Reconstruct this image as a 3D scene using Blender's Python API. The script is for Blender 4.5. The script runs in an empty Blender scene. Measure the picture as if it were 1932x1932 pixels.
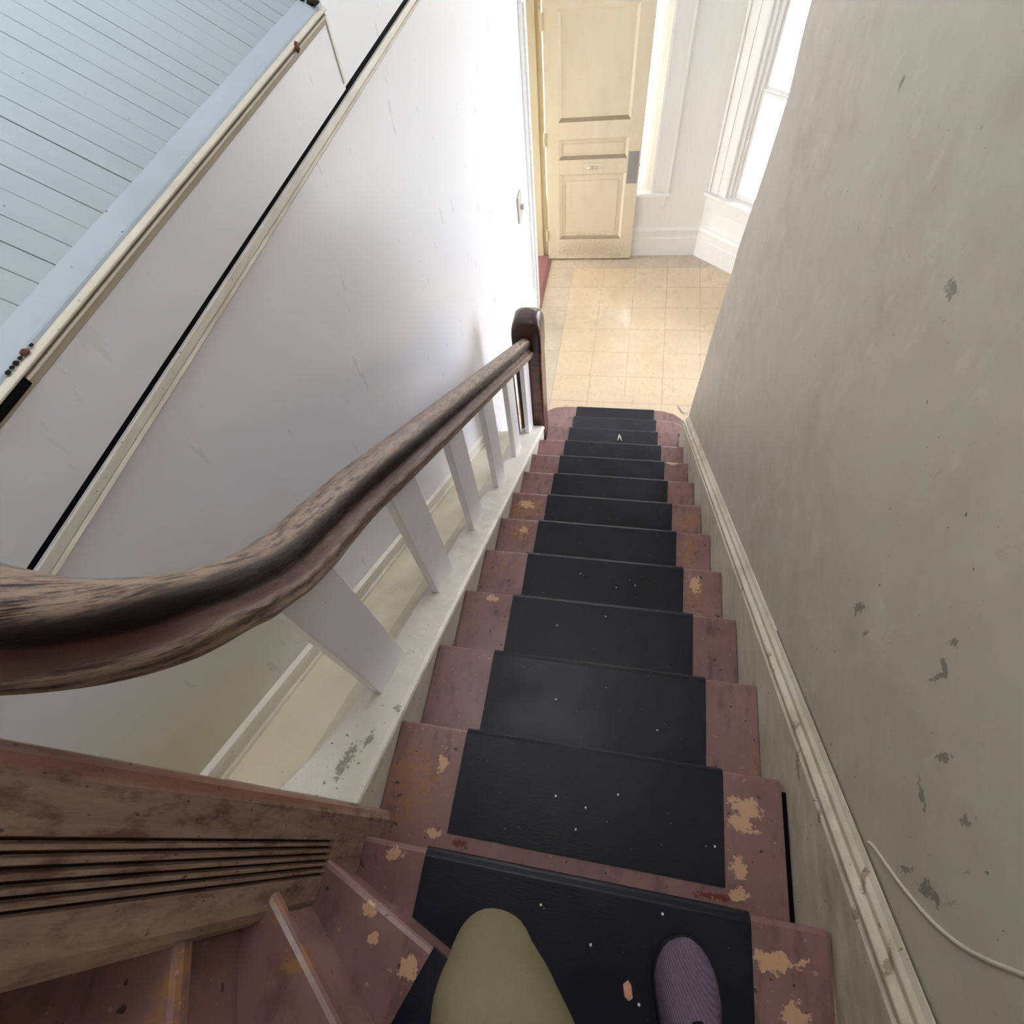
import bpy, bmesh, math, random
from mathutils import Vector, Matrix

# ------------------------------------------------------------------ camera, sky, light, exposure
S = 0.88                                   # the scene is laid out in survey units; one unit = 0.88 m
scn = bpy.context.scene
COL = scn.collection
camd = bpy.data.cameras.new('camera')
camd.sensor_fit = 'HORIZONTAL'; camd.sensor_width = 36.0
camd.lens = 960.531 / 1932 * 36.0
camd.shift_x = 0.00878; camd.shift_y = 0.06164
camd.clip_start = 0.02; camd.clip_end = 200
cam = bpy.data.objects.new('camera', camd); COL.objects.link(cam)
_r = Vector((0.97940387, 0.16998677, -0.10896124)); _d = Vector((0.10152369, -0.8810657, -0.46196988)); _f = Vector((-0.17453078, 0.44139294, -0.88017684))
_m = Matrix((_r, -_d, -_f)).transposed().to_4x4()
_m.translation = Vector((-0.54076434, 0.06670166, 3.69878554)) * S
cam.matrix_world = _m
scn.camera = cam

world = bpy.data.worlds.new('overcast_sky'); scn.world = world; world.use_nodes = True
bg = world.node_tree.nodes['Background']
bg.inputs[0].default_value = (0.955, 0.965, 1.0, 1); bg.inputs[1].default_value = 2.4

def portal(name, loc, rot, sx, sy):
    l = bpy.data.lights.new(name, 'AREA'); l.shape = 'RECTANGLE'; l.size = sx * S; l.size_y = sy * S
    l.cycles.is_portal = True
    o = bpy.data.objects.new(name, l); COL.objects.link(o); o.location = Vector(loc) * S; o.rotation_euler = rot
    return o
scn.view_settings.view_transform = 'Standard'; scn.view_settings.look = 'None'
scn.view_settings.gamma = 1.0; scn.view_settings.use_curve_mapping = False
scn.view_settings.exposure = 2.6
scn.cycles.max_bounces = 14; scn.cycles.diffuse_bounces = 8; scn.cycles.use_denoising = True
scn.cycles.sample_clamp_indirect = 8

RUN, RISE = 0.30429, 0.185
XW = -1.476                                # left wall plane
XR = 0.03                                  # right wall plane
random.seed(7)

# ------------------------------------------------------------------ material helpers
class NT:
    def __init__(s, name):
        s.m = bpy.data.materials.new(name); s.m.use_nodes = True; s.t = s.m.node_tree
        s.b = s.t.nodes['Principled BSDF']
        s.geo = s.n('ShaderNodeNewGeometry'); s.pos = s.geo.outputs['Position']
    def n(s, kind, **kw):
        x = s.t.nodes.new(kind)
        for k, v in kw.items(): setattr(x, k, v)
        return x
    def set(s, inp, v):
        if isinstance(v, bpy.types.NodeSocket): s.t.links.new(v, inp)
        else: inp.default_value = v
    def math(s, op, a, b=0.0, clamp=False):
        x = s.n('ShaderNodeMath', operation=op, use_clamp=clamp); s.set(x.inputs[0], a); s.set(x.inputs[1], b); return x.outputs[0]
    def vmath(s, op, a, b=(0, 0, 0)):
        x = s.n('ShaderNodeVectorMath', operation=op); s.set(x.inputs[0], a); s.set(x.inputs[1], b)
        return x.outputs['Value'] if op in ('LENGTH', 'DISTANCE', 'DOT_PRODUCT') else x.outputs[0]
    def scaled(s, vec, sc):
        return s.vmath('MULTIPLY', vec, sc if isinstance(sc, tuple) else (sc, sc, sc))
    def noise(s, vec, scale=5.0, detail=4.0, rough=0.55, color=False):
        x = s.n('ShaderNodeTexNoise'); s.set(x.inputs['Vector'], vec); x.inputs['Scale'].default_value = scale
        x.inputs['Detail'].default_value = detail; x.inputs['Roughness'].default_value = rough
        return x.outputs['Color'] if color else x.outputs['Fac']
    def ramp(s, v, a, b, lo=0.0, hi=1.0):
        x = s.n('ShaderNodeMapRange'); s.set(x.inputs['Value'], v)
        x.inputs['From Min'].default_value = a; x.inputs['From Max'].default_value = b
        x.inputs['To Min'].default_value = lo; x.inputs['To Max'].default_value = hi
        return x.outputs[0]
    def mix(s, f, a, b):
        x = s.n('ShaderNodeMix', data_type='RGBA'); s.set(x.inputs[0], f)
        s.set(x.inputs[6], a if isinstance(a, bpy.types.NodeSocket) else (*a, 1)); s.set(x.inputs[7], b if isinstance(b, bpy.types.NodeSocket) else (*b, 1))
        return x.outputs[2]
    def bump(s, h, strength=0.2, dist=0.002):
        x = s.n('ShaderNodeBump'); x.inputs['Strength'].default_value = strength; x.inputs['Distance'].default_value = dist
        s.set(x.inputs['Height'], h); s.t.links.new(x.outputs[0], s.b.inputs['Normal'])
    def blobs(s, lst, wob=0.55, nscale=22.0, edge=0.12):
        """mask of ragged patches; lst of (centre, (rx,ry,rz)) in survey units"""
        nz = s.math('ADD', s.math('MULTIPLY', s.noise(s.pos, nscale, 5.0, 0.65), 0.55), s.math('MULTIPLY', s.noise(s.scaled(s.pos, (1.0, 1.0, 1.0)), nscale * 2.6, 3.0, 0.6), 0.45))
        acc = None
        for c, r in lst:
            r = r if isinstance(r, tuple) else (r, r, r)
            d = s.vmath('SUBTRACT', s.pos, tuple(x * S for x in c))
            d = s.vmath('MULTIPLY', d, tuple(1 / (x * S) for x in r))
            l = s.vmath('LENGTH', d)
            acc = l if acc is None else s.math('MINIMUM', acc, l)
        v = s.math('ADD', acc, s.math('MULTIPLY', s.math('SUBTRACT', nz, 0.5), wob * 9))
        return s.ramp(v, 1.0 + edge, 1.0 - edge)
    def fin(s, col, rough=0.5, spec=0.5, metal=0.0):
        s.set(s.b.inputs['Base Color'], col if isinstance(col, bpy.types.NodeSocket) else (*col, 1))
        s.set(s.b.inputs['Roughness'], rough); s.b.inputs['Specular IOR Level'].default_value = spec
        s.b.inputs['Metallic'].default_value = metal
        return s.m

def sr(r, g, b):
    f = lambda c: (c / 255 / 12.92) if c / 255 <= 0.04045 else ((c / 255 + 0.055) / 1.055) ** 2.4
    return (f(r), f(g), f(b))

M = {}
def simple(name, col, rough=0.5, spec=0.5, metal=0.0, var=0.0, scale=8.0):
    t = NT(name)
    c = col
    if var:
        nz = t.ramp(t.noise(t.pos, scale, 5), 0.3, 0.7)
        c = t.mix(nz, tuple(x * (1 - var) for x in col), tuple(min(1, x * (1 + var)) for x in col))
    M[name] = t.fin(c, rough, spec, metal)
    return M[name]

def painted(name, col, dirt, rough=0.35, amount=0.25, streak=(14, 14, 2), marks=(), markcol=(0.12, 0.09, 0.06), specks=0.0, bump=0.25, spec=0.5):
    t = NT(name)
    big = t.ramp(t.noise(t.pos, 1.6, 5, 0.6), 0.35, 0.75)
    st = t.ramp(t.noise(t.scaled(t.pos, streak), 3.0, 5, 0.6), 0.3, 0.8)
    c = t.mix(t.math('MULTIPLY', t.math('MULTIPLY', big, st), amount * 2, True), col, dirt)
    if specks:
        sp = t.ramp(t.noise(t.pos, 85, 2, 0.5), 0.765 - specks * 0.08, 0.785 - specks * 0.08)
        c = t.mix(t.math('MULTIPLY', sp, 0.75), c, markcol)
    if marks:
        mk = t.blobs(marks, 0.7, 55.0, 0.2)
        c = t.mix(t.math('MULTIPLY', mk, 0.6), c, markcol)
    if name == 'right_wall_paint':
        sc = t.ramp(t.noise(t.scaled(t.pos, (3, 22, 7)), 2.2, 5, 0.7), 0.665, 0.72)
        c = t.mix(t.math('MULTIPLY', sc, 0.35), c, sr(112, 98, 82))
        lt = t.ramp(t.noise(t.scaled(t.pos, (3, 5, 5)), 2.0, 5, 0.6), 0.60, 0.68)
        c = t.mix(t.math('MULTIPLY', lt, 0.25), c, sr(226, 218, 206))
    if name == 'left_wall_paint':                       # yellowish shade of post and rail painted low in the corner
        yl = t.blobs(CORNER_SHADE, 0.12, 3.0, 0.6)
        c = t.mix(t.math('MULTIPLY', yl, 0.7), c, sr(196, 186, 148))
    t.bump(t.math('ADD', st, t.math('MULTIPLY', big, 0.6)), bump, 0.003)
    M[name] = t.fin(c, t.ramp(st, 0, 1, rough - 0.03, rough + 0.03) if name == 'left_wall_paint' else t.ramp(st, 0, 1, rough - 0.06, rough + 0.1), spec)
    return M[name]

CORNER_SHADE = [((XW, .0, 2.38), (.3, .55, .34))]
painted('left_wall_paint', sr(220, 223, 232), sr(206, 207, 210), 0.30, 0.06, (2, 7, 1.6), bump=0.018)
_rm = [((.03, .62, 2.607), (.05, .012, .02)), ((.03, .417, 2.826), (.05, .015, .005)), ((.03, .41, 2.805), (.05, .004, .018)), ((.03, .286, 2.781), (.05, .007, .016)), ((.03, .236, 2.711), (.05, .02, .006)),
       ((.03, .125, 2.629), (.05, .006, .018)), ((.03, .097, 2.681), (.05, .010, .020)), ((.03, .088, 2.70), (.05, .014, .006)), ((.03, .193, 2.804), (.05, .008, .012)), ((.03, 1.713, 3.101), (.05, .012, .010)),
       ((.03, 1.05, 3.051), (.05, .02, .012)), ((.03, .45, 2.86), (.05, .008, .008)), ((.03, .56, 2.62), (.05, .006, .012))]
painted('right_wall_paint', sr(200, 191, 177), sr(162, 148, 130), 0.5, 0.4, (4, 3, 4), marks=_rm, markcol=sr(92, 82, 70), specks=0.25, bump=0.3, spec=0.35)
painted('plain_wall_paint', sr(222, 220, 212), sr(196, 190, 180), 0.5, 0.25, bump=0.15)
painted('hall_wall_paint', sr(245, 244, 241), sr(232, 229, 224), 0.45, 0.3, bump=0.15)
painted('cream_lower_paint', sr(218, 210, 190), sr(184, 168, 134), 0.42, 0.45, (3, 3, 1.5), specks=0.2, markcol=sr(96, 74, 50), bump=0.2)
_cp = [((-1.12, .16, 2.36), (.012, .05, .05)), ((-1.09, .22, 2.33), (.008, .03, .04)), ((-1.06, .33, 2.26), (.01, .012, .02)), ((-1.145, .40, 2.22), (.012, .012, .02)), ((-1.145, .88, 1.92), (.014, .014, .02)), ((-1.145, 1.35, 1.64), (.014, .014, .02))]
painted('white_trim_paint', sr(226, 222, 214), sr(150, 140, 124), 0.42, 0.35, (6, 3, 12), marks=_cp, specks=0.6, markcol=sr(88, 68, 50), bump=0.3)
_sk = [((0, .66, 2.15), (.03, .016, .008)), ((0, .60, 2.18), (.03, .014, .008)), ((.0, .42, 2.30), (.03, .018, .008)), ((.0, .335, 2.30), (.03, .03, .010)), ((0, .21, 2.39), (.03, .012, .007)), ((0, 1.0, 1.92), (.03, .014, .006)), ((.0, .04, 2.50), (.03, .012, .008)), ((.01, .10, 2.52), (.03, .02, .005)), ((.01, -.02, 2.58), (.03, .02, .006))]
painted('skirting_paint', sr(210, 202, 186), sr(132, 114, 90), 0.45, 0.55, (6, 3, 8), marks=_sk, specks=0.7, markcol=sr(110, 78, 48), bump=0.35)
painted('window_paint', sr(242, 241, 239), sr(222, 217, 210), 0.4, 0.3, (4, 4, 2), bump=0.15)
painted('blue_board_paint', sr(160, 172, 181), sr(140, 151, 161), 0.42, 0.3, (2, 8, 2), specks=0.15, markcol=sr(70, 70, 70), bump=0.2)
painted('blue_fascia_paint', sr(174, 186, 200), sr(152, 163, 175), 0.42, 0.3, (3, 3, 3), specks=0.3, markcol=sr(70, 52, 46), bump=0.25)
painted('grimy_moulding_paint', sr(216, 211, 200), sr(140, 126, 110), 0.5, 0.6, (8, 3, 8), specks=0.4, markcol=sr(70, 58, 48), bump=0.3)
painted('baluster_paint', sr(240, 240, 246), sr(220, 218, 218), 0.35, 0.25, (3, 3, 8), specks=0.15, markcol=sr(70, 60, 52), bump=0.2)
painted('door_paint', sr(216, 205, 182), sr(188, 175, 148), 0.45, 0.35, (4, 4, 1.5), marks=[((-.95, 6.19, .12), (.32, .1, .09)), ((-1.2, 6.19, .1), (.12, .1, .05)), ((-1.0, 6.19, .26), (.2, .1, .02)), ((-.7, 6.19, .06), (.1, .1, .03))], markcol=sr(176, 164, 138), bump=0.15)
painted('darker_ledge_paint', sr(158, 144, 120), sr(138, 124, 100), 0.6, 0.4, bump=0.1)  # darker tone for the lower moulding of each door panel
painted('jamb_paint', sr(200, 188, 160), sr(176, 160, 128), 0.45, 0.3, bump=0.1)
simple('joint_paint', sr(120, 126, 128), 0.8, 0.2, 0, 0.5, 30)
painted('mould_cream', sr(222, 217, 204), sr(170, 160, 144), 0.5, 0.3, (5, 2, 5), specks=0.4, markcol=sr(90, 74, 62), bump=0.2)
painted('mould_grime', sr(122, 112, 98), sr(88, 78, 68), 0.7, 0.5, (5, 2, 5), bump=0.2)
painted('mould_dusty', sr(178, 168, 152), sr(140, 128, 112), 0.6, 0.5, (5, 2, 5), bump=0.2)
simple('grime_shade_black', (0.004, 0.004, 0.005), 0.9, 0.1)  # soot in the wall gap, painted shade in the smaller gaps
simple('grey_plate', sr(150, 150, 150), 0.45, 0.5, 0.3, 0.1)
simple('switch_grey', sr(178, 172, 166), 0.5, 0.5, 0.0, 0.1)
simple('slot_metal', sr(190, 182, 168), 0.4, 0.5, 0.4, 0.1)
simple('dark_slot', sr(90, 82, 72), 0.6)
simple('wire_grey', sr(196, 196, 200), 0.4)
simple('tan_wood_chip', sr(196, 148, 122), 0.7, 0.3, 0, 0.25, 60)
simple('red_chip', sr(104, 60, 52), 0.7, 0.3, 0, 0.3, 60)
simple('dark_debris', sr(48, 40, 36), 0.9, 0.2, 0, 0.3, 60)
simple('white_flake', sr(214, 210, 204), 0.6)
simple('pale_slab', sr(222, 208, 182), 0.5, 0.4, 0, 0.08)
simple('red_sill_paint', sr(146, 100, 103), 0.4, 0.5, 0, 0.12, 20)
simple('pavement', sr(178, 176, 170), 0.9, 0.2, 0, 0.1, 2)
simple('ceiling_paint', sr(226, 224, 218), 0.7)

def tread_paint():
    t = NT('maroon_tread_paint')
    big = t.ramp(t.noise(t.pos, 5, 5, 0.6), 0.3, 0.75)
    c = t.mix(big, sr(142, 110, 108), sr(116, 83, 82))
    grime = t.ramp(t.noise(t.scaled(t.pos, (9, 3, 3)), 3, 6, 0.65), 0.52, 0.72)
    c = t.mix(t.math('MULTIPLY', grime, 0.55), c, sr(58, 42, 38))
    och = t.blobs([((-.97, .14, 2.22), (.07, .09, .05)), ((-.96, 1.72, 1.295), (.085, .07, .04)), ((-.93, 1.44, 1.48), (.05, .06, .04)), ((-.10, 1.40, 1.48), (.035, .10, .04)),
                   ((-.11, 1.10, 1.665), (.04, .06, .04)), ((-.10, .98, 1.665), (.03, .04, .04)), ((-.07, 1.72, 1.295), (.05, .05, .04)), ((-.02, .32, 2.035), (.012, .12, .03)),
                   ((-.95, 1.14, 1.665), (.012, .05, .04)), ((-.995, -.19, 2.96), (.02, .09, .03)), ((-.96, -.10, 2.775), (.06, .018, .03)), ((-.92, -.15, 2.775), (.03, .03, .03))], 0.55, 34, 0.3)
    och = t.math('MULTIPLY', och, t.ramp(t.noise(t.pos, 60, 4, 0.7), 0.42, 0.56))
    c = t.mix(t.math('MULTIPLY', och, 0.75), c, sr(158, 114, 62))
    tan = t.blobs([((-.105, .222, 2.22), (.034, .022, .03)), ((-.113, .182, 2.22), (.028, .02, .03)), ((-.126, .085, 2.22), (.018, .02, .03)), ((-.124, .028, 2.22), (.02, .014, .03)),
                   ((-.111, -.071, 2.405), (.04, .018, .03)), ((-.083, -.148, 2.405), (.022, .02, .03)), ((-.795, -.179, 2.59), (.018, .02, .03)), ((-.87, -.15, 2.59), (.008, .01, .03)),
                   ((-.888, -.107, 2.59), (.016, .012, .03)), ((-.92, -.02, 2.405), (.018, .012, .03)), ((-.93, .885, 1.85), (.022, .014, .03)), ((-.885, .03, 2.22), (.02, .012, .03)),
                   ((-.96, 1.74, 1.295), (.04, .025, .03)), ((-.11, 1.14, 1.665), (.02, .035, .03)), ((-.06, -.06, 2.405), (.01, .008, .03)), ((-.9, .2, 2.22), (.012, .03, .03)),
                   ((-.095, 2.42, .925), (.04, .012, .03)), ((-.13, -.24, 2.405), (.03, .03, .03)), ((-.92, 1.45, 1.48), (.02, .02, .03))], 0.55, 45, 0.1)
    c = t.mix(t.math('MULTIPLY', tan, 0.95), c, sr(200, 160, 128))
    rd = t.blobs([((-.81, .018, 2.22), (.02, .008, .02)), ((-.19, .012, 2.22), (.03, .006, .02)), ((-.16, .014, 2.22), (.014, .007, .02))], 0.4, 60, 0.2)
    c = t.mix(t.math('MULTIPLY', rd, 0.85), c, sr(104, 26, 24))
    fl = t.ramp(t.noise(t.pos, 70, 2, 0.5), 0.70, 0.73)
    c = t.mix(t.math('MULTIPLY', fl, 0.7), c, sr(176, 142, 122))
    dk = t.ramp(t.noise(t.vmath('ADD', t.pos, (5, 3, 1)), 48, 2, 0.5), 0.70, 0.73)
    c = t.mix(t.math('MULTIPLY', dk, 0.8), c, sr(30, 22, 20))
    t.bump(t.math('ADD', t.noise(t.pos, 30, 4), t.math('MULTIPLY', tan, -0.8)), 0.25, 0.002)
    M['maroon_tread_paint'] = t.fin(c, t.ramp(big, 0, 1, 0.27, 0.44), 0.5)
tread_paint()

def rubber():
    t = NT('black_rubber')
    g = t.noise(t.scaled(t.pos, (12, 160, 160)), 3, 4, 0.6)
    f = t.noise(t.pos, 420, 2, 0.5)
    dust = t.ramp(t.noise(t.pos, 6, 5, 0.6), 0.4, 0.8)
    c = t.mix(dust, (0.006, 0.0065, 0.011), (0.013, 0.014, 0.022))
    sp = t.ramp(t.noise(t.pos, 150, 1, 0.4), 0.80, 0.815)
    c = t.mix(t.math('MULTIPLY', sp, 0.8), c, sr(170, 165, 160))
    t.bump(t.math('ADD', g, t.math('MULTIPLY', f, 0.5)), 0.22, 0.0015)
    M['black_rubber'] = t.fin(c, t.ramp(dust, 0, 1, 0.33, 0.5), 0.24)
rubber()

def tile_mat(name, a, b):
    t = NT(name)
    n1 = t.ramp(t.noise(t.pos, 4, 6, 0.65), 0.35, 0.7)
    c = t.mix(n1, a, b)
    sc = t.ramp(t.noise(t.scaled(t.pos, (7, 3, 1)), 4, 6, 0.7), 0.56, 0.72)
    c = t.mix(t.math('MULTIPLY', sc, 0.45), c, sr(150, 130, 112))
    t.bump(n1, 0.05, 0.002)
    M[name] = t.fin(c, t.ramp(n1, 0, 1, 0.24, 0.4), 0.5)
tile_mat('tan_floor_tile', sr(216, 196, 166), sr(206, 184, 155))
tile_mat('pale_floor_tile', sr(215, 198, 172), sr(204, 186, 160))
tile_mat('grey_floor_tile', sr(206, 193, 172), sr(186, 170, 152))

def wood_post():
    t = NT('worn_post_wood')
    g = t.ramp(t.noise(t.scaled(t.pos, (26, 26, 3)), 2.2, 6, 0.65), 0.3, 0.75)
    c = t.mix(g, sr(172, 148, 136), sr(134, 108, 99))
    bl = t.ramp(t.noise(t.scaled(t.pos, (14, 14, 5)), 3.0, 6, 0.7), 0.5, 0.62)
    c = t.mix(t.math('MULTIPLY', bl, 0.7), c, sr(92, 64, 56))
    red = t.blobs([((-1.0, .055, 3.0), (.06, .014, .55))], 0.3, 20, 0.3)
    c = t.mix(t.math('MULTIPLY', red, 0.7), c, sr(138, 94, 80))
    lt = t.blobs([((-1.0, -.115, 2.95), (.06, .03, .25))], 0.3, 14, 0.5)
    c = t.mix(t.math('MULTIPLY', lt, 0.5), c, sr(184, 160, 140))
    dk = t.ramp(t.noise(t.scaled(t.pos, (40, 40, 25)), 3, 3, 0.5), 0.68, 0.73)
    c = t.mix(t.math('MULTIPLY', dk, 0.8), c, sr(42, 28, 26))
    t.bump(g, 0.25, 0.002)
    M['worn_post_wood'] = t.fin(c, 0.5, 0.4)
wood_post()
simple('flute_dark_wood', sr(46, 26, 24), 0.6, 0.3, 0, 0.3, 30)

def newel_wood():
    t = NT('dark_newel_wood')
    g = t.ramp(t.noise(t.scaled(t.pos, (22, 22, 2.5)), 2.5, 6, 0.6), 0.3, 0.75)
    c = t.mix(g, sr(70, 42, 34), sr(46, 28, 25))
    w = t.blobs([((-1.13, 2.93, 1.05), (.06, .05, .3)), ((-1.03, 2.94, .8), (.03, .08, .5))], 0.45, 16, 0.4)
    c = t.mix(t.math('MULTIPLY', w, 0.45), c, sr(140, 84, 62))
    t.bump(g, 0.1, 0.002)
    M['dark_newel_wood'] = t.fin(c, 0.28, 0.5)
newel_wood()

def rail_wood():
    t = NT('worn_rail_wood')
    uv = t.n('ShaderNodeUVMap').outputs[0]          # u: metres along the rail, v: 0..1 round the profile
    sep = t.n('ShaderNodeSeparateXYZ'); t.set(sep.inputs[0], uv); u, v = sep.outputs[0], sep.outputs[1]
    su = t.scaled(uv, (1.0, 9.0, 1.0))
    grain = t.noise(t.scaled(uv, (5.0, 70, 1)), 2.0, 7, 0.75)
    patch = t.noise(t.scaled(uv, (7, 12, 1)), 2.0, 7, 0.75)
    worn = t.ramp(t.math('ADD', t.math('MULTIPLY', grain, 0.5), t.math('MULTIPLY', patch, 0.55)), 0.47, 0.55)
    tan = t.mix(t.ramp(grain, 0.3, 0.7), sr(180, 160, 147), sr(138, 114, 102))
    dark = t.mix(t.ramp(patch, 0.3, 0.7), sr(58, 32, 30), sr(34, 22, 22))
    # crown handled bare, the neck below it black
    d = t.math('ABSOLUTE', t.math('SUBTRACT', v, 0.64))
    top = t.ramp(d, 0.19, 0.13)
    low = t.ramp(v, 0.29, 0.24, 0.0, 0.8)
    amt = t.math('MAXIMUM', t.math('MULTIPLY', top, 1.05), low)
    c = t.mix(t.math('MULTIPLY', worn, amt, True), dark, tan)
    nd = t.math('ABSOLUTE', t.math('SUBTRACT', t.math('ADD', v, t.math('MULTIPLY', t.math('SUBTRACT', patch, 0.5), 0.12)), 0.405))
    neck = t.ramp(nd, 0.085, 0.05)
    c = t.mix(t.math('MULTIPLY', neck, 0.93, True), c, sr(26, 22, 23))
    red = t.ramp(t.math('ABSOLUTE', t.math('SUBTRACT', v, 0.295)), 0.05, 0.02)
    c = t.mix(t.math('MULTIPLY', red, 0.7, True), c, sr(92, 52, 48))
    t.bump(grain, 0.35, 0.002)
    M['worn_rail_wood'] = t.fin(c, t.ramp(worn, 0, 1, 0.32, 0.6), 0.45)
rail_wood()

def trousers_mat():
    t = NT('olive_cotton')
    big = t.ramp(t.noise(t.pos, 7, 4, 0.5), 0.3, 0.7)
    c = t.mix(big, sr(124, 116, 92), sr(106, 99, 77))
    w = t.noise(t.pos, 500, 2, 0.5)
    t.bump(t.math('ADD', w, t.math('MULTIPLY', t.noise(t.scaled(t.pos, (14, 5, 5)), 1.6, 3, 0.5), 3.0)), 0.35, 0.003)
    M['olive_cotton'] = t.fin(c, 0.85, 0.15)
trousers_mat()
def knit():
    t = NT('purple_grey_knit')
    w = t.n('ShaderNodeTexWave', wave_type='BANDS', bands_direction='DIAGONAL'); t.set(w.inputs['Vector'], t.pos); w.inputs['Scale'].default_value = 95; w.inputs['Distortion'].default_value = 2.5
    n = t.noise(t.pos, 260, 2)
    c = t.mix(t.math('MULTIPLY', w.outputs[1], n), sr(116, 100, 116), sr(78, 66, 80))
    t.bump(t.math('ADD', w.outputs[1], n), 0.5, 0.002)
    M['purple_grey_knit'] = t.fin(c, 0.8, 0.2)
knit()
simple('black_sole', sr(26, 24, 28), 0.7, 0.3)
simple('black_lace', sr(22, 20, 24), 0.8, 0.2)
simple('sky_reveal', sr(232, 230, 226), 0.5)

def glass():
    m = bpy.data.materials.new('window_glass'); m.use_nodes = True; t = m.node_tree; t.nodes.clear()
    o = t.nodes.new('ShaderNodeOutputMaterial'); mx = t.nodes.new('ShaderNodeMixShader'); tr = t.nodes.new('ShaderNodeBsdfTransparent'); gl = t.nodes.new('ShaderNodeBsdfGlossy')
    fr = t.nodes.new('ShaderNodeFresnel'); fr.inputs[0].default_value = 1.45; gl.inputs['Roughness'].default_value = 0.02; tr.inputs[0].default_value = (0.97, 0.98, 0.98, 1)
    t.links.new(fr.outputs[0], mx.inputs[0]); t.links.new(tr.outputs[0], mx.inputs[1]); t.links.new(gl.outputs[0], mx.inputs[2]); t.links.new(mx.outputs[0], o.inputs[0])
    M['window_glass'] = m
glass()

# ------------------------------------------------------------------ mesh helpers
def box_bm(bm, x0, x1, y0, y1, z0, z1):
    vs = [bm.verts.new((x, y, z)) for x in (x0, x1) for y in (y0, y1) for z in (z0, z1)]
    for f in ((0, 1, 3, 2), (4, 6, 7, 5), (0, 4, 5, 1), (2, 3, 7, 6), (0, 2, 6, 4), (1, 5, 7, 3)): bm.faces.new([vs[i] for i in f])
    return vs
def prism_bm(bm, poly, axis, a, b):
    """extrude a 2-D polygon along an axis: axis 0 -> (y,z), 1 -> (x,z), 2 -> (x,y)"""
    def P(p, t): return (t, p[0], p[1]) if axis == 0 else ((p[0], t, p[1]) if axis == 1 else (p[0], p[1], t))
    A = [bm.verts.new(P(p, a)) for p in poly]; B = [bm.verts.new(P(p, b)) for p in poly]
    n = len(poly)
    bm.faces.new(A); bm.faces.new(B[::-1])
    for i in range(n): bm.faces.new((A[i], B[i], B[(i + 1) % n], A[(i + 1) % n]))
def slope_prism(bm, prof, y0, y1, zfun):
    """profile of (x, dz) swept in y between y0 and y1 with height zfun(y)"""
    A = [bm.verts.new((x, y0, zfun(y0) + d)) for x, d in prof]; B = [bm.verts.new((x, y1, zfun(y1) + d)) for x, d in prof]
    n = len(prof); bm.faces.new(A); bm.faces.new(B[::-1])
    for i in range(n): bm.faces.new((A[i], B[i], B[(i + 1) % n], A[(i + 1) % n]))
def tube_bm(bm, pts, r, seg=8, closed_ends=True, flat=1.0):
    rings = []
    pts = [Vector(p) for p in pts]
    for i, p in enumerate(pts):
        t = (pts[min(i + 1, len(pts) - 1)] - pts[max(i - 1, 0)]).normalized()
        a = t.orthogonal().normalized() if i == 0 else (rings[-1][1] - t * rings[-1][1].dot(t)).normalized()
        b = t.cross(a); rr = r[i] if isinstance(r, (list, tuple)) else r
        rings.append(([bm.verts.new(p + a * math.cos(k * 2 * math.pi / seg) * rr + b * math.sin(k * 2 * math.pi / seg) * rr * flat) for k in range(seg)], a))
    for (A, _), (B, _) in zip(rings, rings[1:]):
        for k in range(seg): bm.faces.new((A[k], A[(k + 1) % seg], B[(k + 1) % seg], B[k]))
    if closed_ends: bm.faces.new(rings[0][0][::-1]); bm.faces.new(rings[-1][0])
def obj(name, bm, mat, parent=None, smooth=False, bevel=0.0, seg=2, auto=None):
    bmesh.ops.recalc_face_normals(bm, faces=bm.faces)
    lo = Vector((min(v.co[i] for v in bm.verts) for i in range(3))); hi = Vector((max(v.co[i] for v in bm.verts) for i in range(3)))
    o0 = Vector(((lo.x + hi.x) / 2, (lo.y + hi.y) / 2, lo.z))
    for v in bm.verts: v.co = (v.co - o0) * S
    me = bpy.data.meshes.new(name); bm.to_mesh(me); bm.free()
    for m in (mat if isinstance(mat, list) else [mat]): me.materials.append(M[m])
    if smooth:
        for p in me.polygons: p.use_smooth = True
    o = bpy.data.objects.new(name, me); COL.objects.link(o)
    wl = o0 * S
    if parent is not None:
        o.parent = parent; w = Vector(wl); q = parent
        while q is not None: w = w - q.location; q = q.parent
        o.location = w
    else: o.location = wl
    if bevel:
        md = o.modifiers.new('bevel', 'BEVEL'); md.width = bevel * S; md.segments = seg; md.limit_method = 'ANGLE'; md.angle_limit = math.radians(40)
    return o
def box(name, mat, x0, x1, y0, y1, z0, z1, parent=None, bevel=0.0):
    bm = bmesh.new(); box_bm(bm, x0, x1, y0, y1, z0, z1); return obj(name, bm, mat, parent, bevel=bevel)
def thing(name, label, cat, loc, group=None):
    o = bpy.data.objects.new(name, None); COL.objects.link(o); o.empty_display_size = 0.05; o.location = Vector(loc) * S
    return tag(o, label, cat, group)
def tag(o, label, cat, group=None):
    o['label'] = label; o['category'] = cat
    if group: o['group'] = group
    return o
def struct(o, label=None, cat=None):
    o['kind'] = 'structure'
    if label: o['label'] = label
    if cat: o['category'] = cat
    return o
def dup(o, loc, label=None):
    """copy a thing and its parts"""
    c = o.copy(); COL.objects.link(c); c.location = Vector(loc) * S
    if label: c['label'] = label
    for ch in o.children:
        d = ch.copy(); COL.objects.link(d); d.parent = c
    return c

# ------------------------------------------------------------------ room shell
ZT = 6.0
def wall_from(boxes, name, mat, label):
    bm = bmesh.new()
    for b in boxes: box_bm(bm, *b)
    return struct(obj(name, bm, mat), label, 'wall')

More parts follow.
